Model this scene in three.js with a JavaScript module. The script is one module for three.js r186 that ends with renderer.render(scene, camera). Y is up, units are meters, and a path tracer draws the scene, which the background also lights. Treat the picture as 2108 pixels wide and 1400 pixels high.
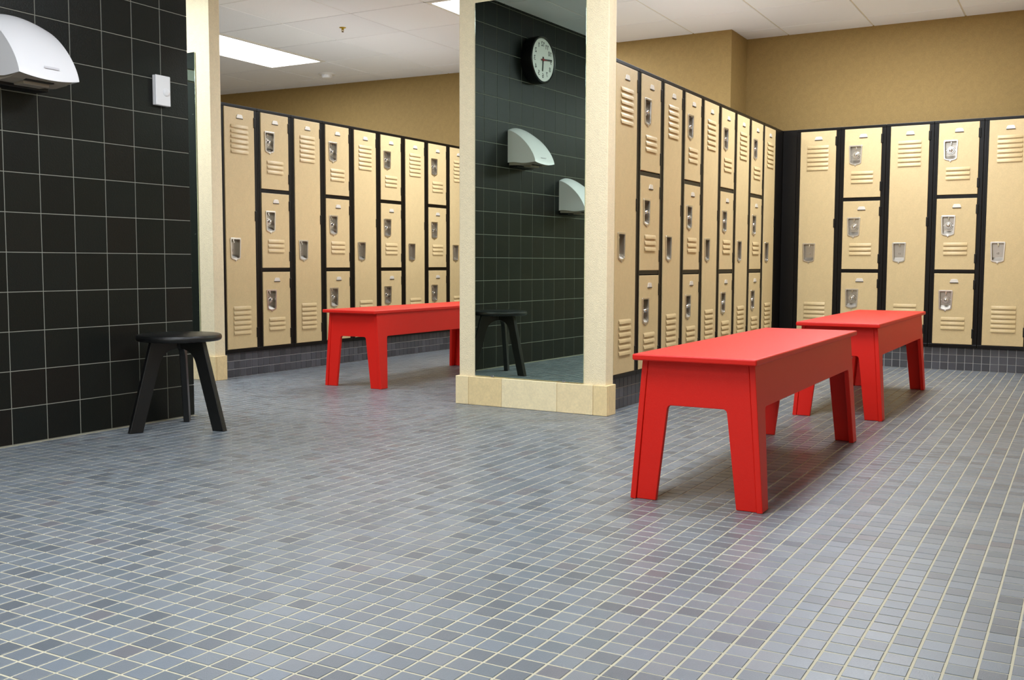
import * as THREE from 'three';
import { mergeGeometries, toCreasedNormals } from 'three/addons/utils/BufferGeometryUtils.js';
import { RoundedBoxGeometry } from 'three/addons/geometries/RoundedBoxGeometry.js';
import { RectAreaLightUniformsLib } from 'three/addons/lights/RectAreaLightUniformsLib.js';

// ------------------------------------------------------------------ camera, exposure, light level
const scene = new THREE.Scene();
const camera = new THREE.PerspectiveCamera(2 * Math.atan(700 / 2090.35) * 180 / Math.PI, 2108 / 1400, 0.05, 60);
const CAM = new THREE.Vector3(0, 0.7218, 0), F_PX = 2090.35;
{
  const yaw = 0.5165, pitch = 0.0755, roll = 0.003;
  const f = new THREE.Vector3(-Math.sin(yaw) * Math.cos(pitch), -Math.sin(pitch), -Math.cos(yaw) * Math.cos(pitch));
  const r = new THREE.Vector3(Math.cos(yaw), 0, -Math.sin(yaw));
  const u = new THREE.Vector3().crossVectors(r, f);
  const r2 = r.clone().multiplyScalar(Math.cos(roll)).addScaledVector(u, Math.sin(roll));
  const u2 = u.clone().multiplyScalar(Math.cos(roll)).addScaledVector(r, -Math.sin(roll));
  camera.position.copy(CAM);
  camera.quaternion.setFromRotationMatrix(new THREE.Matrix4().makeBasis(r2, u2, f.clone().negate()));
  camera.updateMatrixWorld(true);
}
const renderer = new THREE.WebGLRenderer({ antialias: true });
renderer.toneMapping = THREE.LinearToneMapping;
renderer.toneMappingExposure = 3.05;
renderer.shadowMap.enabled = true;
RectAreaLightUniformsLib.init();
scene.background = new THREE.Color(0x000000);
const LAMP = new THREE.Color(0.88, 0.945, 1.02), LAMP_RADIANCE = 7;      // every troffer in the room is the same fitting

const CEIL = 2.49;                 // ceiling height
const WALL_X = -3.658;             // tiled wall, face
const TH = 0.0245;                 // the cross walls stand a little off square to the tiled wall

// ------------------------------------------------------------------ small tools
let seed = 7;
const rnd = () => { seed = (seed * 1664525 + 1013904223) >>> 0; return seed / 4294967296; };
const names = {};
function numbered(n) { names[n] = (names[n] ?? -1) + 1; return names[n] ? `${n}_${String(names[n]).padStart(3, '0')}` : n; }
function flags(m) { m.castShadow = true; m.receiveShadow = true; return m; }
function mesh(name, geo, mat, parent) { const m = flags(new THREE.Mesh(geo, mat)); m.name = name; if (parent) parent.add(m); return m; }
function thing(name, label, category, pos = [0, 0, 0], rotY = 0, group) {
  const g = new THREE.Group(); g.name = numbered(name); g.position.set(...pos); g.rotation.y = rotY;
  g.userData = { label, category }; if (group) g.userData.group = group;
  scene.add(g); return g;
}
function structure(name, pos = [0, 0, 0], rotY = 0) {
  const g = new THREE.Group(); g.name = name; g.position.set(...pos); g.rotation.y = rotY; g.userData = { kind: 'structure' }; scene.add(g); return g;
}
function boxUV(g) {                                                     // uv in metres from position and normal
  const p = g.attributes.position, n = g.attributes.normal, uv = new Float32Array(p.count * 2);
  for (let i = 0; i < p.count; i++) {
    const ax = Math.abs(n.getX(i)), ay = Math.abs(n.getY(i)), az = Math.abs(n.getZ(i));
    if (ax >= ay && ax >= az) { uv[2 * i] = p.getZ(i); uv[2 * i + 1] = p.getY(i); }
    else if (ay >= az) { uv[2 * i] = p.getX(i); uv[2 * i + 1] = p.getZ(i); }
    else { uv[2 * i] = p.getX(i); uv[2 * i + 1] = p.getY(i); }
  }
  g.setAttribute('uv', new THREE.BufferAttribute(uv, 2)); return g;
}
function box(x0, x1, y0, y1, z0, z1) { const g = new THREE.BoxGeometry(x1 - x0, y1 - y0, z1 - z0); g.translate((x0 + x1) / 2, (y0 + y1) / 2, (z0 + z1) / 2); return boxUV(g); }
function rbox(x0, x1, y0, y1, z0, z1, r = 0.003, s = 2) { const g = new RoundedBoxGeometry(x1 - x0, y1 - y0, z1 - z0, s, r); g.translate((x0 + x1) / 2, (y0 + y1) / 2, (z0 + z1) / 2); return boxUV(g); }
function merge(list) {
  return mergeGeometries(list.map((g) => { const k = g.index ? g.toNonIndexed() : g.clone(); for (const a of Object.keys(k.attributes)) if (!['position', 'normal', 'uv'].includes(a)) k.deleteAttribute(a); return k; }));
}
function extrude(shape, depth, bevel = 0.002, seg = 2, curve = 8) {     // front of the body at z = 0 .. depth, bevel kept inside depth
  const g = new THREE.ExtrudeGeometry(shape, { depth: depth - 2 * bevel, bevelEnabled: bevel > 0, bevelThickness: bevel, bevelSize: bevel, bevelOffset: -bevel, bevelSegments: seg, curveSegments: curve });
  g.translate(0, 0, bevel); return boxUV(g);
}
function polyShape(pts) { const s = new THREE.Shape(); pts.forEach(([x, y], i) => (i ? s.lineTo(x, y) : s.moveTo(x, y))); s.closePath(); return s; }
// a tile lying on z = 0: chamfered block, its face at z = t, centred on its origin
function tileGeo(w, h, t, b) {
  const X = w / 2, Y = h / 2, x = X - b, y = Y - b, pos = [];
  const q = (a, c, d, e) => pos.push(...a, ...c, ...d, ...a, ...d, ...e);
  const o = [[-X, -Y], [X, -Y], [X, Y], [-X, Y]], n = [[-x, -y], [x, -y], [x, y], [-x, y]];
  q([...n[0], t], [...n[1], t], [...n[2], t], [...n[3], t]);
  for (let i = 0; i < 4; i++) { const j = (i + 1) % 4; q([...o[i], t - b], [...o[j], t - b], [...n[j], t], [...n[i], t]); q([...o[i], 0], [...o[j], 0], [...o[j], t - b], [...o[i], t - b]); }
  const g = new THREE.BufferGeometry(); g.setAttribute('position', new THREE.BufferAttribute(new Float32Array(pos), 3)); g.computeVertexNormals(); return boxUV(g);
}

// ------------------------------------------------------------------ computed textures
function noiseTex(size, fn, srgb) {
  const d = new Uint8Array(size * size * 4);
  for (let y = 0; y < size; y++) for (let x = 0; x < size; x++) { const v = fn(x, y); const i = 4 * (y * size + x); if (Array.isArray(v)) { d[i] = v[0]; d[i + 1] = v[1]; d[i + 2] = v[2]; } else d[i] = d[i + 1] = d[i + 2] = v; d[i + 3] = 255; }
  const t = new THREE.DataTexture(d, size, size); t.wrapS = t.wrapT = THREE.RepeatWrapping; t.magFilter = THREE.LinearFilter; t.minFilter = THREE.LinearMipmapLinearFilter; t.generateMipmaps = true;
  if (srgb) t.colorSpace = THREE.SRGBColorSpace; t.needsUpdate = true; return t;
}
function lattice(n) { const a = new Float32Array(n * n); for (let i = 0; i < a.length; i++) a[i] = rnd(); return (u, v) => { const x = u * n, y = v * n, x0 = Math.floor(x), y0 = Math.floor(y), s = (t) => t * t * (3 - 2 * t), fx = s(x - x0), fy = s(y - y0), g = (i, j) => a[((j % n) + n) % n * n + ((i % n) + n) % n]; return (g(x0, y0) * (1 - fx) + g(x0 + 1, y0) * fx) * (1 - fy) + (g(x0, y0 + 1) * (1 - fx) + g(x0 + 1, y0 + 1) * fx) * fy; }; }
const L1 = lattice(16), L2 = lattice(64), L3 = lattice(128), L4 = lattice(8);
const N = 512;
const peel = noiseTex(N, (x, y) => 255 * (0.5 * L2(x / N, y / N) + 0.5 * L3(x / N, y / N)));               // orange peel of rolled paint
const fissure = noiseTex(N, (x, y) => { const a = L3(x / N, y / N), b = L2(x / N, y / N); return a > 0.80 && b > 0.45 ? 90 : 190 + 60 * b; });
const paintVar = (r, g, b, k) => noiseTex(256, (x, y) => { const v = 1 + k * (0.5 * L2(x / 256, y / 256) + 0.5 * L3(x / 256, y / 256) - 0.5) + 0.4 * k * (L1(x / 256, y / 256) - 0.5); return [r * v, g * v, b * v].map((c) => Math.max(0, Math.min(255, c))); }, true);
function rep(t, s) { const c = t.clone(); c.repeat.set(1 / s, 1 / s); c.needsUpdate = true; return c; }   // s: size of one repeat in metres
const speckTex = noiseTex(N, (x, y) => { const a = L3(x / N, y / N), b = L2(x / N, y / N); return a > 0.955 && b > 0.5 ? [150, 155, 150] : [7, 8, 7]; }, true);

const std = (o) => new THREE.MeshStandardMaterial(o);
const M = {
  wallTan: std({ color: 0xffffff, map: rep(paintVar(155, 128, 76, 0.10), 0.35), roughness: 0.75, bumpMap: rep(peel, 0.30), bumpScale: 0.0012 }),
  cream: std({ color: 0xffffff, map: rep(paintVar(240, 225, 188, 0.06), 0.3), roughness: 0.7, bumpMap: rep(peel, 0.22), bumpScale: 0.0014 }),
  creamBase: [[242, 222, 176], [236, 212, 160], [244, 228, 186]].map(([r, g, b]) => std({ color: 0xffffff, map: rep(paintVar(r, g, b, 0.08), 0.5), roughness: 0.38 })),
  plain: std({ color: 0xe6dfd0, roughness: 0.8 }),
  ceilTile: std({ color: 0xe4dcd6, roughness: 0.92, bumpMap: rep(fissure, 0.5), bumpScale: 0.0012 }),
  ceilGrid: std({ color: 0xd9d2c4, roughness: 0.6 }),
  slab: std({ color: 0x8a8a86, roughness: 0.9 }),
  grout: std({ color: 0xafa890, roughness: 0.85 }),
  wallGrout: std({ color: 0x8b8b80, roughness: 0.85 }),
  darkGrout: std({ color: 0xb9b8b8, roughness: 0.85 }),
  lockerBlack: new THREE.MeshPhysicalMaterial({ color: 0x080605, roughness: 0.36, specularIntensity: 0.55 }),
  hinge: new THREE.MeshPhysicalMaterial({ color: 0x0a0806, roughness: 0.4, specularIntensity: 0.6 }),
  door: std({ color: 0xffffff, map: rep(paintVar(211, 188, 141, 0.05), 0.4), roughness: 0.42, bumpMap: rep(peel, 0.12), bumpScale: 0.0004 }),
  steel: std({ color: 0xd8d4cc, metalness: 1, roughness: 0.3 }),
  steelDark: std({ color: 0xb9b3a8, metalness: 1, roughness: 0.36 }),
  chrome: std({ color: 0xeeeeee, metalness: 1, roughness: 0.12 }),
  dial: std({ color: 0x25241f, roughness: 0.3 }),
  plate: std({ color: 0xe6e2d8, metalness: 0.3, roughness: 0.4 }),
  plateLip: std({ color: 0x4e473b, metalness: 0.4, roughness: 0.45 }),
  red: new THREE.MeshPhysicalMaterial({ color: 0xd91b0c, roughness: 0.45, specularIntensity: 0.7, bumpMap: rep(peel, 0.06), bumpScale: 0.0003 }),
  stool: std({ color: 0x0c0d0e, roughness: 0.3, bumpMap: rep(peel, 0.06), bumpScale: 0.0003 }),
  white: std({ color: 0xeeeef0, roughness: 0.3 }),
  whiteMatt: std({ color: 0xe9e8ea, roughness: 0.5 }),
  under: std({ color: 0xa49a8c, roughness: 0.5 }),
  black: std({ color: 0x080808, roughness: 0.5 }),
  clockCase: std({ color: 0x0b0b0c, roughness: 0.3 }),
  redHand: std({ color: 0xa8222a, roughness: 0.5 }),
  mirror: std({ color: 0xd3e5d5, metalness: 1, roughness: 0.004 }),
  brass: std({ color: 0xc4a52c, metalness: 0.8, roughness: 0.35 }),
  railGrey: std({ color: 0x6d6f66, roughness: 0.5 }),
  speck: std({ color: 0xffffff, map: rep(speckTex, 0.9), roughness: 0.55 }),
  diffuser: std({ color: 0xf4f6ff, roughness: 0.5, emissive: 0xf6f8ff, emissiveIntensity: 2.2 }),
  troffer: std({ color: 0xe9e7e2, roughness: 0.5 }),
};
const hexes = (list, o) => list.map((c) => std({ color: c, ...o }));

// ------------------------------------------------------------------ floor: 2 inch mosaic, every tile its own block
const P = 0.0522, GAP = 0.0046;
{
  const floor = structure('floor');
  mesh('grout_bed', box(-8.7, 2.3, -0.12, -0.0012, -8.7, 4.3), M.grout, floor);
  const cols = [0x70767b, 0x6c7278, 0x757b80, 0x697075, 0x787e83, 0x70757a, 0x727980, 0x666b70, 0x6e757b, 0x767a7e, 0x60656a, 0x6c6c70];
  const fm = hexes(cols, { roughness: 0.31, bumpMap: rep(peel, 0.09), bumpScale: 0.0003 });
  const geo = [0, 1, 2].map((i) => { const g = tileGeo(P - GAP - 0.0003 * i, P - GAP - 0.0003 * ((i + 1) % 3), 0.006, 0.0009); g.rotateX(-Math.PI / 2); g.translate(0, -0.006, 0); return g; });
  const pick = () => { const r = rnd(); return r < 0.93 ? Math.floor(rnd() * 10) : r < 0.975 ? 10 : 11; };
  const view = new THREE.Matrix4().copy(camera.matrixWorld).invert(), v = new THREE.Vector3(), cells = [];
  const solid = (x, z) => (x < -3.63 && x > -3.86 && z > -3.43) || (x < -5.97 && z > -3.95);
  for (let i = -160; i < 46; i++) for (let j = -126; j < 60; j++) {
    const x = -0.199 + (i + 0.5) * P, z = -2.056 + (j + 0.5) * P;
    if (x < -8.5 || z < -8.35 || z > 1.0 || solid(x, z)) continue;
    v.set(x, 0, z).applyMatrix4(view);
    const px = v.z < -0.3 ? 1054 - F_PX * v.x / v.z : -1, py = v.z < -0.3 ? 700 + F_PX * v.y / v.z : -1;
    cells.push({ x, z, d: px > -10 && px < 2118 && py > 0 && py < 1405 ? -v.z : 1e3, m: pick(), dy: (rnd() - 0.5) * 0.0006, rx: (rnd() - 0.5) * 0.008, rz: (rnd() - 0.5) * 0.008 });
  }
  cells.sort((a, b) => a.d - b.d);
  cells.slice(0, 300).forEach((c, k) => { const t = mesh('floor_tile', geo[k % 3], fm[c.m], floor); t.position.set(c.x, c.dy, c.z); t.rotation.set(c.rx, 0, c.rz); });
  const rest = cells.slice(300), im = flags(new THREE.InstancedMesh(geo[0], std({ color: 0xffffff, roughness: 0.31, bumpMap: rep(peel, 0.09), bumpScale: 0.0003 }), rest.length));
  im.name = 'mosaic_tiles'; im.userData = { kind: 'stuff' };
  const o = new THREE.Object3D(), C = cols.map((c) => new THREE.Color(c));
  rest.forEach((c, k) => { o.position.set(c.x, c.dy, c.z); o.rotation.set(c.rx, 0, c.rz); o.updateMatrix(); im.setMatrixAt(k, o.matrix); im.setColorAt(k, C[c.m]); });
  floor.add(im);
}

// ------------------------------------------------------------------ ceiling: 2 x 2 ft lay-in tiles, troffers dropped into the grid
const LIGHTS = [[-6.255, -6.48], [-3.695, -6.48], [-1.16, -6.48], [-4.975, -3.32], [-1.16, -3.32], [-1.16, 0.472], [-1.79, 2.368], [-1.79, -1.424], [-4.975, 0.472]];
const xs = [], zs = [];
for (let k = -9; k <= 0; k++) xs.push(-2.735 + 0.64 * k);
for (let k = 1; k <= 8; k++) xs.push(-2.735 + 0.63 * k);
for (let k = -3; k <= 17; k++) zs.push(-6.48 + 0.632 * k);
{
  const ceiling = structure('ceiling');
  mesh('ceiling_slab', box(-8.7, 2.3, CEIL + 0.03, CEIL + 0.15, -8.7, 4.3), M.slab, ceiling);
  mesh('ceiling_grid', merge([...xs.map((x) => box(x - 0.012, x + 0.012, CEIL + 0.004, CEIL + 0.03, -8.5, 4.2)), ...zs.map((z) => box(-8.6, 2.25, CEIL + 0.004, CEIL + 0.03, z - 0.012, z + 0.012))]), M.ceilGrid, ceiling);
  const geos = {}, cm = hexes([0xf0f2f9, 0xedeff6, 0xf2f4fa], { roughness: 0.92, bumpMap: rep(fissure, 0.5), bumpScale: 0.001 });
  const X = [-8.66, ...xs, 2.28], Z = [-8.6, ...zs, 4.28];
  for (let i = 0; i + 1 < X.length; i++) for (let j = 0; j + 1 < Z.length; j++) {
    const w = X[i + 1] - X[i], h = Z[j + 1] - Z[j], cx = (X[i] + X[i + 1]) / 2, cz = (Z[j] + Z[j + 1]) / 2;
    if (w < 0.04 || h < 0.04) continue;
    if (LIGHTS.some(([lx, lz]) => Math.abs(cx - lx) < 0.2 && Math.abs(cz - lz) < 0.5)) continue;
    const key = w.toFixed(3) + h.toFixed(3);
    geos[key] ??= (() => { const g = tileGeo(w - 0.009, h - 0.009, 0.016, 0.003); g.rotateX(Math.PI / 2); g.translate(0, CEIL + 0.016, 0); return g; })();
    const t = mesh('ceiling_tile', geos[key], cm[Math.floor(rnd() * 3)], ceiling); t.position.set(cx, (rnd() - 0.5) * 0.0012, cz);
  }
}

// ------------------------------------------------------------------ walls
{
  // tiled wall beside the camera: 6 inch black tiles on grey grout
  const w = structure('wall_left');
  const zEnd = -3.404;
  mesh('wall_core', box(WALL_X - 0.15, WALL_X - 0.0018, 0, CEIL + 0.03, zEnd + 0.004, 4.2), M.wallGrout, w);
  const ys = [0.002, 0.146, 0.2926]; for (let k = 1; k <= 14; k++) ys.push(0.2926 + 0.1555 * k); ys.push(CEIL);
  const cols = [0x141714, 0x121512, 0x161815, 0x141816, 0x111412, 0x161512].map((c) => c);
  const tm = cols.map((c) => new THREE.MeshPhysicalMaterial({ color: c, roughness: 0.36, specularIntensity: 0.45, bumpMap: rep(peel, 0.25), bumpScale: 0.0005 }));
  const geos = {}, stuff = [];
  for (let i = 0; i < 48; i++) {
    const z0 = i ? zEnd + 0.158 + (i - 1) * 0.1555 : zEnd, z1 = zEnd + 0.158 + i * 0.1555;
    for (let j = 0; j + 1 < ys.length; j++) {
      const a = z1 - z0 - 0.0032, b = ys[j + 1] - ys[j] - 0.0032; if (b < 0.008) continue;
      const key = a.toFixed(4) + b.toFixed(4);
      geos[key] ??= (() => { const g = tileGeo(a, b, 0.007, 0.0014); g.rotateY(Math.PI / 2); return g; })();
      const p = [WALL_X - 0.007, (ys[j] + ys[j + 1]) / 2, (z0 + z1) / 2], rx = (rnd() - 0.5) * 0.004, rz = (rnd() - 0.5) * 0.004, m = Math.floor(rnd() * 6);
      if (i < 17) { const t = mesh('wall_tile', geos[key], tm[m], w); t.position.set(...p); t.rotation.set(0, rx, rz); }
      else { const g = geos[key].clone(); g.translate(...p); stuff.push(g); }
    }
  }
  for (let j = 0; j + 1 < ys.length; j++) { const g = tileGeo(0.143, ys[j + 1] - ys[j] - 0.0035, 0.007, 0.0014); g.rotateY(Math.PI); g.translate(WALL_X - 0.0755, (ys[j] + ys[j + 1]) / 2, zEnd + 0.0065); stuff.push(g); }
  const s = mesh('wall_tiles_beyond', merge(stuff), tm[0], w); s.userData = { kind: 'stuff' };
}
function wallBox(name, a, mat = M.wallTan) { const w = structure(name); mesh('wall_face', box(...a), mat, w); return w; }
wallBox('wall_back', [-3.45, -2.43, 0, CEIL + 0.03, -7.78, -7.632]);
wallBox('wall_jog', [-2.58, -2.43, 0, CEIL + 0.03, -8.2, -7.78]);
wallBox('wall_back_right', [-2.43, 2.3, 0, CEIL + 0.03, -8.2, -8.03]);
wallBox('wall_jog_bay', [-3.6, -3.45, 0, CEIL + 0.03, -8.25, -7.632]);
{ const w = structure('wall_back_left', [-4.6, 0, -8.14], 0.05); mesh('wall_face', box(-4.2, 1.1, 0, CEIL + 0.03, -0.15, 0), M.wallTan, w); }
wallBox('wall_far_left', [-8.7, -8.55, 0, CEIL + 0.03, -8.7, -3.95]);
wallBox('wall_right', [2.15, 2.3, 0, CEIL + 0.03, -8.2, 4.3], M.cream);
wallBox('wall_front', [-6.2, 2.3, 0, CEIL + 0.03, 4.15, 4.3], M.cream);
{
  const w = structure('wall_passage');                                  // dark speckled panelling seen in the narrow mirror
  mesh('wall_face', box(-6.2, -6.01, 0, CEIL + 0.03, -3.95, 4.3), M.plain, w);
  mesh('wall_panel', box(-6.01, -5.99, 0.02, 2.07, -3.95, 4.2), M.speck, w);
  mesh('wall_rail', rbox(-6.01, -5.985, 2.08, 2.16, -3.95, 4.2, 0.004), M.railGrey, w);
  mesh('wall_panel_top', box(-6.01, -5.99, 2.17, CEIL, -3.95, 4.2), M.speck, w);
}
wallBox('wall_passage_end', [-8.7, -6.0, 0, CEIL + 0.03, -3.95, -3.8]);

// wall ends that carry the mirrors: cream plaster with a stone tile base
function pier(name, xr, zr, width, mirrorX0, mirrorX1, depth, baseTop) {
  const w = structure(name, [xr, 0, zr], -TH);                          // origin: right front corner on the floor; +x right, +z out of the face
  mesh('wall_face', rbox(-width, 0, 0, CEIL + 0.03, -depth, 0, 0.004, 2), M.cream, w);
  const h = baseTop - 0.002, t = 0.015, joints = [-width - t, -width + 0.064, -width + 0.262, -width + 0.578, -0.06, t].map((j) => (width > 0.8 ? j : j));
  for (let i = 0; i + 1 < joints.length; i++) mesh('base_tile', rbox(joints[i] + 0.0008, joints[i + 1] - 0.0008, 0, h, 0.0005, t, 0.003, 2), M.creamBase[i % 3], w);
  mesh('base_tile', rbox(0.0005, t, 0, h, -depth, -0.0006, 0.003, 2), M.creamBase[1], w);
  mesh('base_tile', rbox(-width - t, -width - 0.0005, 0, h, -depth, -0.0006, 0.003, 2), M.creamBase[0], w);
  return w;
}
pier('wall_middle', -1.974, -4.375, 0.834, 0, 0, 0.082, 0.147);
pier('wall_left_bay', -4.622, -4.470, 0.834, 0, 0, 0.085, 0.152);
function mirror(label, xr, zr, x0, x1, y0, y1, rotExtra) {
  const t = thing('wall_mirror', label, 'mirror', [xr, 0, zr], -TH - rotExtra);
  mesh('mirror_glass', rbox(x0, x1, y0, y1, 0.0045, 0.0095, 0.001, 1), M.mirror, t);
  for (const k of [0.17, 0.83]) mesh('mirror_clip', rbox(x0 + (x1 - x0) * k - 0.008, x0 + (x1 - x0) * k + 0.008, y0 - 0.002, y0 + 0.008, 0.0095, 0.013, 0.0012, 1), M.chrome, t);
  return t;
}
mirror('tall frameless wall mirror on the cream pier, reflecting two hand dryers and a clock', -1.974, -4.3752, -0.7345, -0.114, 0.15, 2.01, 0.0057);
mirror('narrow strip of dark mirror on the cream pier just past the black tiled wall', -4.622, -4.470, -0.72, -0.117, 0.155, 1.984, 0);

// dark mosaic plinths under the lockers
function plinth(name, len, pos, rot, rows, nTiles, px) {
  const w = structure(name, pos, rot);
  mesh('plinth_core', box(0, len, 0, 0.155, -0.36, -0.022), M.darkGrout, w);
  const pm = hexes([0x4e4f55, 0x484a4f, 0x55565c, 0x4b4b50, 0x434449], { roughness: 0.4 });
  const g = tileGeo(px - 0.004, 0.0475, 0.005, 0.0008);
  let n = 0;
  for (let i = 0; i < nTiles; i++) for (let r = 0; r < 3; r++) {
    if (n++ > 297) break;
    const t = mesh('base_tile', g, pm[Math.floor(rnd() * 5)], w); t.position.set((i + 0.5) * px, 0.0265 + r * 0.0515, -0.0235); t.rotation.set((rnd() - 0.5) * 0.01, (rnd() - 0.5) * 0.01, 0);
  }
}
const ROW = { L: { x: -4.636, z: -4.560, p: 0.3154, n: 10, rot: Math.PI / 2 }, R: { x: -1.998, z: -4.480, p: 0.319, n: 9, rot: Math.PI / 2 }, B: { x: -1.896, z: -7.532, p: 0.312, n: 6, rot: -TH } };
plinth('trim_1', 11 * 0.3154, [ROW.L.x, 0, ROW.L.z], Math.PI / 2, 3, 67, 0.0517);
plinth('trim_2', 9 * 0.319 + 0.14, [ROW.R.x, 0, ROW.R.z], Math.PI / 2, 3, 58, 0.0517);
plinth('trim_3', 6 * 0.312 - 0.02, [ROW.B.x + 0.02, 0, ROW.B.z], -TH, 3, 35, 0.0525);
// cores that close the backs of the islands
wallBox('wall_island_middle', [-2.79, -2.40, 0, 1.685, -7.62, -4.50], M.plain);
wallBox('wall_island_left', [-5.43, -5.03, 0, 1.68, -8.02, -4.58], M.plain);
wallBox('wall_island_right', [0.03, 0.82, 0, 1.69, -8.0, -4.42], M.door);

// ------------------------------------------------------------------ lockers
const TOP = 1.695, BOT = 0.18, DOORTOP = 1.675, DEEP = 0.37;
const cupPts = (k) => { const s = new THREE.Shape(), w = 0.046 - k, b = 0.041 - k, t = 0.0715 - k; s.moveTo(-w + 0.008, t); s.lineTo(w - 0.008, t); s.quadraticCurveTo(w, t, w, t - 0.008); s.lineTo(b, -0.052 + k * 0.5); s.quadraticCurveTo(b - 0.004, -0.060 + k * 0.7, 0.012, -0.066 + k); s.lineTo(-0.012, -0.066 + k); s.quadraticCurveTo(-b + 0.004, -0.060 + k * 0.7, -b, -0.052 + k * 0.5); s.lineTo(-w, t - 0.008); s.quadraticCurveTo(-w, t, -w + 0.008, t); return s; };
const asHole = (s) => new THREE.Path(s.getPoints(6));
const CUP = (() => {                                                    // pressed steel finger cup: flange, walls, floor, sloping lower lip
  const rim = cupPts(0); rim.holes.push(asHole(cupPts(0.0075)));
  const wall = cupPts(0.0045); wall.holes.push(asHole(cupPts(0.0068)));
  const g1 = extrude(rim, 0.004, 0.0012, 2, 6); g1.translate(0, 0, 0.0005);
  const g2 = extrude(wall, 0.025, 0, 1, 6); g2.translate(0, 0, -0.025);
  const g3 = extrude(cupPts(0.0045), 0.002, 0, 1, 6); g3.translate(0, 0, -0.027);
  const lip = rbox(-0.033, 0.033, -0.003, 0.003, -0.019, 0.019, 0.0015); lip.rotateX(0.75); lip.translate(0, -0.047, -0.0115);
  const tab = extrude(polyShape([[-0.006, 0.004], [0.006, 0.004], [0.004, -0.006], [0, -0.009], [-0.004, -0.006]]), 0.005, 0.001); tab.translate(0, -0.066, 0);
  const c1 = new THREE.TorusGeometry(0.006, 0.0022, 6, 14); c1.translate(0, -0.004, -0.024);
  return { rim: merge([g1, tab]), cup: merge([g2, g3, lip, boxUV(c1)]) };
})();
const HOOK = merge([rbox(-0.005, 0.005, 0.046, 0.066, -0.026, -0.014, 0.002), rbox(-0.003, 0.003, 0.040, 0.052, -0.016, -0.010, 0.0012)]);
const LOCK = (() => {
  const cyl = (r0, r1, h, z) => { const g = new THREE.CylinderGeometry(r0, r1, h, 24); g.rotateX(Math.PI / 2); g.translate(0, 0, z); return boxUV(g); };
  return merge([cyl(0.0255, 0.0275, 0.006, -0.022), cyl(0.018, 0.021, 0.008, -0.015), rbox(-0.034, 0.034, -0.003, 0.004, -0.025, -0.021, 0.001)]);
})();
const KNOB = (() => { const g = new THREE.LatheGeometry([[0, 0.016], [0.006, 0.016], [0.0085, 0.014], [0.010, 0.009], [0.012, 0.002], [0.0125, 0]].map(([r, z]) => new THREE.Vector2(r, z)), 20); g.rotateX(Math.PI / 2); g.translate(0, 0, -0.011); return boxUV(g); })();
const PLATE = (() => { const s = new THREE.Shape(); s.moveTo(-0.028, 0); s.lineTo(-0.023, 0.016); s.quadraticCurveTo(-0.020, 0.022, -0.013, 0.0225); s.lineTo(0.013, 0.0225); s.quadraticCurveTo(0.020, 0.022, 0.023, 0.016); s.lineTo(0.028, 0); s.closePath(); return extrude(s, 0.003, 0.0008); })();
const PLATELIP = rbox(-0.0275, 0.0275, -0.0035, 0.0012, 0, 0.0042, 0.0012);
function louverGeo(w) {                                                 // pressed hood, open below
  const pr = new THREE.Shape(); pr.moveTo(0, 0.0205); pr.quadraticCurveTo(0.0042, 0.018, 0.0066, 0.002); pr.lineTo(0.0066, 0); pr.lineTo(0.0046, 0); pr.quadraticCurveTo(0.003, 0.013, 0, 0.016); pr.closePath();
  const g = new THREE.ExtrudeGeometry(pr, { depth: w - 0.004, bevelEnabled: true, bevelThickness: 0.002, bevelSize: 0.001, bevelOffset: -0.001, bevelSegments: 1, curveSegments: 5 });
  g.rotateY(-Math.PI / 2); g.translate(w / 2 - 0.002, 0, 0);            // profile x becomes z (out of the door)
  return boxUV(toCreasedNormals(g, 0.6));
}
const LOUVER = louverGeo(0.150);
const SLOT = rbox(-0.072, 0.072, -0.0035, 0.0035, 0, 0.0015, 0.0005, 1);
const doorGeos = {};
function doorGeo(w, h, cx, cy) {
  return (doorGeos[`${w}|${h}|${cx}|${cy}`] ??= (() => {
    const s = polyShape([[-w / 2, 0], [w / 2, 0], [w / 2, -h], [-w / 2, -h]]);
    s.holes.push(new THREE.Path(cupPts(0.004).getPoints(6).map((q) => new THREE.Vector2(q.x + cx, q.y + cy))));
    const g = extrude(s, 0.018, 0.0022, 2, 6); g.translate(0, 0, -0.014); return g;
  })());
}
const frameGeos = {};
function frameGeo(p, tiers) {
  return (frameGeos[p + '|' + tiers] ??= (() => {
    const s = 0.0295, q = [rbox(0.0005, s, 0.155, TOP, -0.022, 0, 0.0025), rbox(p - s, p - 0.0005, 0.155, TOP, -0.022, 0, 0.0025), rbox(0.0005, p - 0.0005, DOORTOP + 0.0015, TOP, -0.022, 0.003, 0.0025), rbox(0.0005, p - 0.0005, 0.155, BOT - 0.0015, -0.022, 0.002, 0.0025)];
    q.push(rbox(s * 0.42, s * 0.58, 0.17, TOP - 0.02, -0.002, 0.002, 0.001, 1));
    q.push(box(0.001, 0.004, 0.156, TOP - 0.001, -DEEP, -0.02), box(p - 0.004, p - 0.001, 0.156, TOP - 0.001, -DEEP, -0.02), box(0.001, p - 0.001, 0.156, TOP - 0.001, -DEEP, -DEEP + 0.004), box(0.001, p - 0.001, TOP - 0.004, TOP - 0.0008, -DEEP, -0.02), box(0.001, p - 0.001, 0.156, 0.160, -DEEP, -0.02));
    if (tiers === 3) for (const k of [1, 2]) { const y = DOORTOP - k * 0.4983 - (k - 1) * 0.0 - 0; q.push(rbox(s - 0.002, p - s + 0.002, y - 0.0007 - 0.0115, y + 0.0115 + 0.0125 - 0.0107, -0.022, -0.001, 0.002)); }
    return merge(q);
  })());
}
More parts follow.
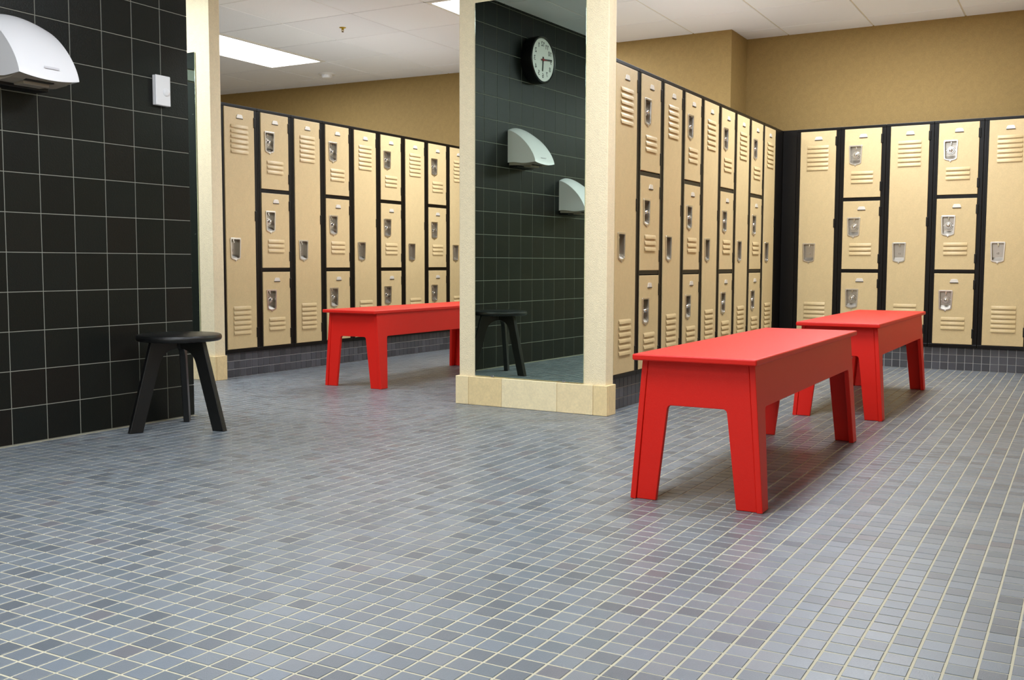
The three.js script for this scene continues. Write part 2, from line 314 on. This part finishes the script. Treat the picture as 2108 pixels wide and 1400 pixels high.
const topGeo = (p) => (frameGeos['top' + p] ??= box(0.0015, p - 0.0015, TOP - 0.0006, TOP + 0.0014, -DEEP + 0.001, -0.008));
const HINGE = rbox(-0.006, 0.009, -0.032, 0.032, -0.004, 0.0085, 0.003, 2);
function makeLocker(p, tiers) {
  const t = new THREE.Group();
  mesh('locker_frame', frameGeo(p, tiers), M.lockerBlack, t);
  mesh('top_panel', topGeo(p), M.plain, t);
  const dw = p - 0.06, dx = p / 2, H = DOORTOP - BOT;
  const list = tiers === 1 ? [[DOORTOP, H]] : [0, 1, 2].map((k) => [DOORTOP - k * (H + 0.026) / 3, (H - 0.052) / 3]);
  for (const [yt, h] of list) {
    const cx = -dw / 2 + 0.031 + 0.046, cy = tiers === 1 ? -0.873 : -0.186;
    const d = mesh('door', doorGeo(dw, h, cx, cy), M.door, t); d.position.set(dx, yt, 0);
    mesh('latch_rim', CUP.rim, M.steel, d).position.set(cx, cy, 0.004);
    mesh('latch_cup', CUP.cup, M.steelDark, d).position.set(cx, cy, 0.004);
    mesh('latch_hook', HOOK, M.chrome, d).position.set(cx, cy, 0.004);
    if (tiers === 3) { mesh('lock_body', LOCK, M.steel, d).position.set(cx, cy + 0.004, 0.004); mesh('lock_knob', KNOB, M.chrome, d).position.set(cx, cy + 0.004, 0.004); }
    mesh('number_plate', PLATE, M.plate, d).position.set(0.002, -0.061, 0.004);
    mesh('plate_lip', PLATELIP, M.plateLip, d).position.set(0.002, -0.062, 0.004);
    const lv = tiers === 1 ? [-0.122, -0.153, -0.184, -0.215, -0.246, -0.277, -1.249, -1.280, -1.311, -1.342, -1.373, -1.404] : [-0.318, -0.349, -0.380];
    for (const y of lv) { mesh('louver', LOUVER, M.door, d).position.set(0, y, 0.004); }
    const hy = tiers === 1 ? [-0.075, -0.66, -1.40] : [-0.075, h * -1 + 0.075];
    for (const y of hy) mesh('hinge', HINGE, M.hinge, d).position.set(dw / 2 + 0.001, y, 0);
  }
  return t;
}
const ORD = ['first', 'second', 'third', 'fourth', 'fifth', 'sixth', 'seventh', 'eighth', 'ninth', 'tenth', 'eleventh'];
const KIND = { 1: 'tall one-door tan locker', 3: 'three-tier tan box locker' };
const rowSays = {
  L: (i, k) => i === 0 ? `${k} right beside the narrow cream pier with a mirror strip` : `${k}, ${ORD[i]} along the row from the narrow mirror-strip pier`,
  R: (i, k) => i === 0 ? `${k} tucked behind the cream pier with the tall mirror` : i === 8 ? `${k} in the inner corner, last of the tall mirror pier's row` : `${k}, ${ORD[i]} along the row from the tall mirror pier`,
  B: (i, k) => i === 0 ? `${k} on the back wall next to the black corner filler` : `${k} on the back wall, ${ORD[i]} from the black corner filler`,
};
const rowGroup = { L: 'lockers in the row behind the third red bench', R: 'lockers in the row leaving the mirror pier', B: 'lockers along the back wall' };
for (const r of ['L', 'R', 'B']) {
  const { x, z, p, n, rot } = ROW[r], proto = { 1: makeLocker(p, 1), 3: makeLocker(p, 3) };
  for (let i = 0; i < n; i++) {
    const tiers = i % 2 ? 3 : 1, g = proto[tiers].clone();
    g.name = numbered('locker'); g.rotation.y = rot;
    g.position.set(x + Math.cos(rot) * p * i, 0, z - Math.sin(rot) * p * i);
    g.userData = { label: rowSays[r](i, KIND[tiers]), category: 'locker', group: rowGroup[r] };
    scene.add(g);
  }
}
{ // black filler panels that close the inner corner between two rows
  const t = thing('corner_filler', 'black sheet metal corner filler between the two locker rows', 'filler panel', [ROW.R.x, 0, ROW.R.z - 9 * ROW.R.p]);
  const zc = ROW.B.z - (ROW.R.z - 9 * ROW.R.p);
  mesh('side_panel', rbox(-0.018, 0, 0.155, TOP, zc - 0.02, -0.001, 0.002), M.lockerBlack, t);
  mesh('front_panel', rbox(0.001, ROW.B.x - ROW.R.x - 0.001, 0.155, TOP, zc - 0.022, zc - 0.002, 0.002), M.lockerBlack, t);
}

// ------------------------------------------------------------------ red benches
const BENCH = (() => {
  const t = new THREE.Group(), H = 0.431, top = 0.450, th = 0.019, wTop = 0.346, wBot = 0.412, len = 1.392, slant = Math.atan2((wBot - wTop) / 2, H), sh = H / Math.cos(slant);
  mesh('seat_top', rbox(-0.190, 0.190, H, top, -0.739, 0.739, 0.0055, 3), M.red, t);
  const cut = (half, leg, y, legTop, r, taper) => {                     // panel outline with a leg at each end; taper widens the foot
    const s = new THREE.Shape(), hb = half + taper, i0 = hb - leg, i1 = half - legTop;
    s.moveTo(-hb, 0); s.lineTo(-i0, 0); s.lineTo(-i1 - (i0 - i1) * 0.06, y - r); s.quadraticCurveTo(-i1, y, -i1 + r, y); s.lineTo(i1 - r, y); s.quadraticCurveTo(i1, y, i1 + (i0 - i1) * 0.06, y - r); s.lineTo(i0, 0); s.lineTo(hb, 0); s.lineTo(half, half === len / 2 ? sh : H); s.lineTo(-half, half === len / 2 ? sh : H); s.closePath(); return s;
  };
  for (const s of [-1, 1]) {
    const g = extrude(cut(len / 2, 0.062, 0.300, 0.085, 0.014, 0.005), 0.018, 0.0022, 2, 6);
    g.rotateY(Math.PI / 2);                                            // length along z, thickness from x = 0 to 0.018
    if (s > 0) g.translate(-0.018, 0, 0);
    g.rotateZ(s * slant); g.translate(s * wBot / 2, 0, 0);
    if (true) { const b = new THREE.Box3().setFromBufferAttribute(g.attributes.position); g.translate(0, -b.min.y, 0); }
    mesh('side_panel', g, M.red, t);
  }
  for (const s of [-1, 1]) {
    const half = wTop / 2 - 0.0185, taper = (wBot - wTop) / 2;
    const g = extrude(cut(half, 0.062, 0.295, 0.064, 0.012, taper), 0.018, 0.0022, 2, 6);
    g.translate(0, 0, s > 0 ? len / 2 - 0.018 - 0.001 : -len / 2 + 0.001);
    mesh('end_panel', g, M.red, t);
  }
  return t;
})();
for (const [label, x, z, a] of [['red bench nearest the camera, standing in front of the tall mirror pier', -1.006, -3.571, 0.006], ['red bench half hidden behind another red bench, before the back lockers', -1.010, -5.567, 0], ['red bench partly hidden by the cream mirror pier', -3.696, -5.338, 0]]) {
  const b = BENCH.clone(); b.name = numbered('bench'); b.position.set(x, 0.0005, z); b.rotation.y = a; b.userData = { label, category: 'bench', group: 'red benches between the locker rows' }; scene.add(b);
}

// ------------------------------------------------------------------ three-legged stool
{
  const t = thing('stool', 'low black three-legged round stool against the dark tiled wall', 'stool', [-3.417, 0.0005, -3.10]);
  const pf = [[0, 0.384], [0.168, 0.384], [0.1745, 0.387], [0.178, 0.394], [0.178, 0.402], [0.1745, 0.4095], [0.168, 0.412], [0, 0.412]].map(([r, y]) => new THREE.Vector2(r, y));
  const g = new THREE.LatheGeometry(pf, 72); mesh('seat', boxUV(toCreasedNormals(g, 0.7)), M.stool, t);
  const s = new THREE.Shape(); s.moveTo(0.013, 0.3838); s.lineTo(0.128, 0.3838); s.lineTo(0.228, 0.0); s.lineTo(0.170, 0.0); s.lineTo(0.092, 0.285); s.quadraticCurveTo(0.078, 0.342, 0.013, 0.350); s.closePath();
  for (const a of [110, 230, -10]) { const l = extrude(s, 0.026, 0.003, 2, 10); l.translate(0, 0, -0.013); const m = mesh('leg', l, M.stool, t); m.rotation.y = -a * Math.PI / 180; }
}

// ------------------------------------------------------------------ hand dryers on the tiled wall
function dryerParts() {
  const t = new THREE.Group(), W = 0.127, NU = 24, NV = 28;
  // hood: u across the wall (z), v from the wall top round to the lower lip; origin on the wall at mid width, lip level
  const pt = (u, v, inset) => {
    const c = 1 - u * u, top = 0.222 + 0.026 * c, dep = 0.226 + 0.006 * c, lip = -0.004 - 0.014 * c, a = v * Math.PI / 2, e = 1.36;
    return [dep * Math.pow(Math.sin(a), e) * (1 - inset) , lip + (top - lip) * Math.pow(Math.cos(a), e) * (1 - inset * 0.6), u * (W - inset * 0.03)];
  };
  const surf = (inset, flip) => {
    const pos = [], idx = [];
    for (let i = 0; i <= NU; i++) for (let j = 0; j <= NV; j++) pos.push(...pt(-1 + 2 * i / NU, j / NV, inset));
    for (let i = 0; i < NU; i++) for (let j = 0; j < NV; j++) { const a = i * (NV + 1) + j, b = a + NV + 1; if (flip) idx.push(a, a + 1, b, b, a + 1, b + 1); else idx.push(a, b, a + 1, b, b + 1, a + 1); }
    const g = new THREE.BufferGeometry(); g.setAttribute('position', new THREE.BufferAttribute(new Float32Array(pos), 3)); g.setIndex(idx); g.computeVertexNormals(); return boxUV(g);
  };
  mesh('hood', surf(0, true), M.white, t);
  for (const s of [-1, 1]) {
    const sh = new THREE.Shape(); sh.moveTo(0, -0.001); 
    sh.bezierCurveTo(0.06, 0.006, 0.09, -0.010, 0.14, -0.010); sh.quadraticCurveTo(0.19, -0.008, 0.224, -0.004);
    for (let j = NV; j >= 0; j--) { const q = pt(1, j / NV, 0.004); sh.lineTo(q[0], q[1]); }
    sh.closePath();
    const g = extrude(sh, 0.004, 0, 1, 10); g.translate(0, 0, s > 0 ? W - 0.004 : -W);
    mesh('side_cover', g, M.whiteMatt, t);
  }
  const tray = extrude((() => { const q = new THREE.Shape(); q.moveTo(0.004, -0.018); q.lineTo(0.10, -0.022); q.lineTo(0.16, -0.016); q.lineTo(0.205, -0.002); q.lineTo(0.19, 0.02); q.lineTo(0.004, 0.04); q.closePath(); return q; })(), 2 * W - 0.016, 0.003); tray.translate(0, 0, -W + 0.008);
  const under = mesh('underside', tray, M.under, t);
  mesh('nozzle', rbox(0.085, 0.145, -0.030, -0.018, -0.055, 0.055, 0.003), M.under, under);
  mesh('outlet_slot', rbox(0.150, 0.168, -0.0185, -0.013, -0.06, 0.06, 0.002), M.black, under);
  mesh('wall_bracket', rbox(0.001, 0.07, -0.034, -0.016, -W + 0.02, W - 0.02, 0.003), M.black, t);
  const badge = rbox(-0.032, 0.032, -0.004, 0.004, -0.0006, 0.0006, 0.0005, 1); badge.rotateY(Math.PI / 2); badge.rotateZ(0.17); badge.translate(0.2245, 0.030, -0.01);
  mesh('badge', badge, std({ color: 0xd2d0d4, roughness: 0.5 }), t);
  return t;
}
const dryer = dryerParts();
for (const [label, y, z] of [['white hand dryer mounted high on the black tiles, seen directly and in the mirror', 1.420, -2.518], ['lower white hand dryer, seen only in the mirror at its edge', 1.121, -1.812]]) {
  const d = dryer.clone(); d.name = numbered('hand_dryer'); d.position.set(WALL_X, y, z); d.userData = { label, category: 'hand dryer', group: 'white hand dryers on the tiled wall' }; scene.add(d);
}

// ------------------------------------------------------------------ wall clock (seen in the mirror only)
{
  const t = thing('wall_clock', 'round black-cased wall clock with white dial, seen in the mirror', 'clock', [WALL_X, 2.165, -2.322], Math.PI / 2);   // local z out of the wall, local x towards -z
  const lathe = (pts) => { const g = new THREE.LatheGeometry(pts.map(([r, z]) => new THREE.Vector2(r, z)), 64); g.rotateX(Math.PI / 2); return boxUV(toCreasedNormals(g, 0.6)); };
  mesh('clock_case', lathe([[0, 0.0005], [0.158, 0.0005], [0.164, 0.006], [0.166, 0.07], [0.164, 0.088], [0.158, 0.094], [0.152, 0.092], [0.149, 0.084], [0, 0.084]]), M.clockCase, t);
  const cv = document.createElement('canvas'); cv.width = cv.height = 512; const c = cv.getContext('2d');
  c.fillStyle = '#e9ebe8'; c.fillRect(0, 0, 512, 512); c.fillStyle = '#2a2c2b'; c.textAlign = 'center'; c.textBaseline = 'middle'; c.font = 'bold 78px sans-serif';
  for (let k = 1; k <= 12; k++) { const a = k * Math.PI / 6; c.fillText(String(k), 256 + 190 * Math.sin(a), 256 - 190 * Math.cos(a)); }
  const tx = new THREE.CanvasTexture(cv); tx.colorSpace = THREE.SRGBColorSpace;
  const face = new THREE.CircleGeometry(0.149, 64); face.translate(0, 0, 0.0855);
  mesh('clock_face', face, std({ color: 0xffffff, map: tx, roughness: 0.4 }), t);
  const hand = (name, len, w, tail, z, ang, mat) => { const g = extrude(polyShape([[-w / 2, -tail], [w / 2, -tail], [w / 2 * 0.8, len], [-w / 2 * 0.8, len]]), 0.0014, 0.0003, 1); g.rotateZ(-ang); g.translate(0, 0, z); mesh(name, g, mat, t); };
  hand('hour_hand', 0.080, 0.014, 0.022, 0.0875, (5 + 50 / 60) * Math.PI / 6, M.black);
  hand('minute_hand', 0.118, 0.013, 0.024, 0.0895, 46 * Math.PI / 30, M.black);
  hand('second_hand', 0.05, 0.004, 0.03, 0.0915, 45.3 * Math.PI / 30, M.redHand);
  const hub = new THREE.CylinderGeometry(0.009, 0.010, 0.008, 20); hub.rotateX(Math.PI / 2); hub.translate(0, 0, 0.0905); mesh('hub', boxUV(hub), M.redHand, t);
}

// ------------------------------------------------------------------ wall switch
{
  const t = thing('wall_switch', 'small white wall control with a round button on black tiles', 'switch', [WALL_X, 1.486, -3.236], Math.PI / 2);
  mesh('back_box', rbox(-0.041, 0.041, -0.066, 0.066, 0.0005, 0.013, 0.003), M.white, t);
  mesh('cover', rbox(-0.0415, 0.0415, -0.0665, 0.0665, 0.014, 0.025, 0.004, 3), M.white, t);
  const b = new THREE.LatheGeometry([[0, 0.008], [0.010, 0.0075], [0.0165, 0.005], [0.0185, 0]].map(([r, y]) => new THREE.Vector2(r, y)), 28); b.rotateX(Math.PI / 2); b.translate(0.016, -0.006, 0.025); mesh('button', boxUV(b), M.white, t);
}

// ------------------------------------------------------------------ ceiling fittings
const troffer = (() => {
  const t = new THREE.Group(), x = 0.312, z = 0.628;
  mesh('light_frame', merge([rbox(-x, -x + 0.028, -0.004, 0.03, -z, z, 0.002), rbox(x - 0.028, x, -0.004, 0.03, -z, z, 0.002), rbox(-x + 0.028, x - 0.028, -0.004, 0.03, -z, -z + 0.028, 0.002), rbox(-x + 0.028, x - 0.028, -0.004, 0.03, z - 0.028, z, 0.002)]), M.troffer, t);
  mesh('diffuser', box(-x + 0.028, x - 0.028, 0.003, 0.012, -z + 0.028, z - 0.028), M.diffuser, t);
  return t;
})();
const lightSays = ['glowing ceiling light panel over the lockers beside the narrow pier', 'glowing ceiling light panel cut off by the top of the mirror pier', 'ceiling light panel above the bay of the two red benches, out of view', 'ceiling light panel before the narrow pier, out of view', 'ceiling light panel right above the nearest red bench, out of view', 'ceiling light panel above the camera, out of view', 'ceiling light panel farthest behind the camera, out of view', 'ceiling light panel over the open floor beside the hand dryers, out of view', 'ceiling light panel deep in the passage behind the tiled wall, out of view'];
LIGHTS.forEach(([x, z], i) => {
  const t = troffer.clone(); t.name = numbered('ceiling_light'); t.position.set(x, CEIL, z); t.userData = { label: lightSays[i], category: 'ceiling light', group: 'recessed ceiling light panels' }; scene.add(t);
  const l = new THREE.RectAreaLight(LAMP, LAMP_RADIANCE, 0.56, 1.19); l.position.set(x, CEIL - 0.002, z); l.lookAt(x, 0, z); l.castShadow = true; scene.add(l);
});
{
  const t = thing('fire_sprinkler', 'small brass sprinkler head hanging from a ceiling tile', 'sprinkler', [-4.975, CEIL, -6.16]); t.scale.setScalar(0.68);
  const lathe = (pts) => { const g = new THREE.LatheGeometry(pts.map(([r, y]) => new THREE.Vector2(r, y)), 24); return boxUV(toCreasedNormals(g, 0.6)); };
  mesh('escutcheon', lathe([[0, -0.0075], [0.024, -0.0075], [0.036, -0.003], [0.038, 0.0005], [0, 0.0005]]), M.brass, t);
  const bar = (a) => { const g = new THREE.TorusGeometry(0.014, 0.0028, 8, 16, Math.PI); g.rotateZ(Math.PI); g.scale(1, 1.6, 1); g.rotateY(a); g.translate(0, -0.02, 0); return boxUV(g); };
  mesh('frame_arms', merge([bar(0), lathe([[0, -0.026], [0.010, -0.026], [0.012, -0.02], [0.012, -0.006], [0, -0.006]])]), M.brass, t);
  mesh('deflector', lathe([[0, -0.050], [0.012, -0.050], [0.0125, -0.046], [0.004, -0.043], [0, -0.043]]), M.plateLip, t);
}
{
  const t = thing('smoke_detector', 'round white smoke detector on the ceiling near the light panel', 'smoke detector', [-6.312, CEIL, -7.573]);
  const lathe = (pts) => { const g = new THREE.LatheGeometry(pts.map(([r, y]) => new THREE.Vector2(r, y)), 36); return boxUV(toCreasedNormals(g, 0.6)); };
  mesh('mounting_ring', lathe([[0, -0.010], [0.072, -0.010], [0.078, -0.006], [0.080, 0.0005], [0, 0.0005]]), M.whiteMatt, t);
  mesh('sensor_head', lathe([[0, -0.042], [0.028, -0.042], [0.042, -0.036], [0.050, -0.022], [0.052, -0.0098], [0, -0.0098]]), M.whiteMatt, t);
}

renderer.render(scene, camera);
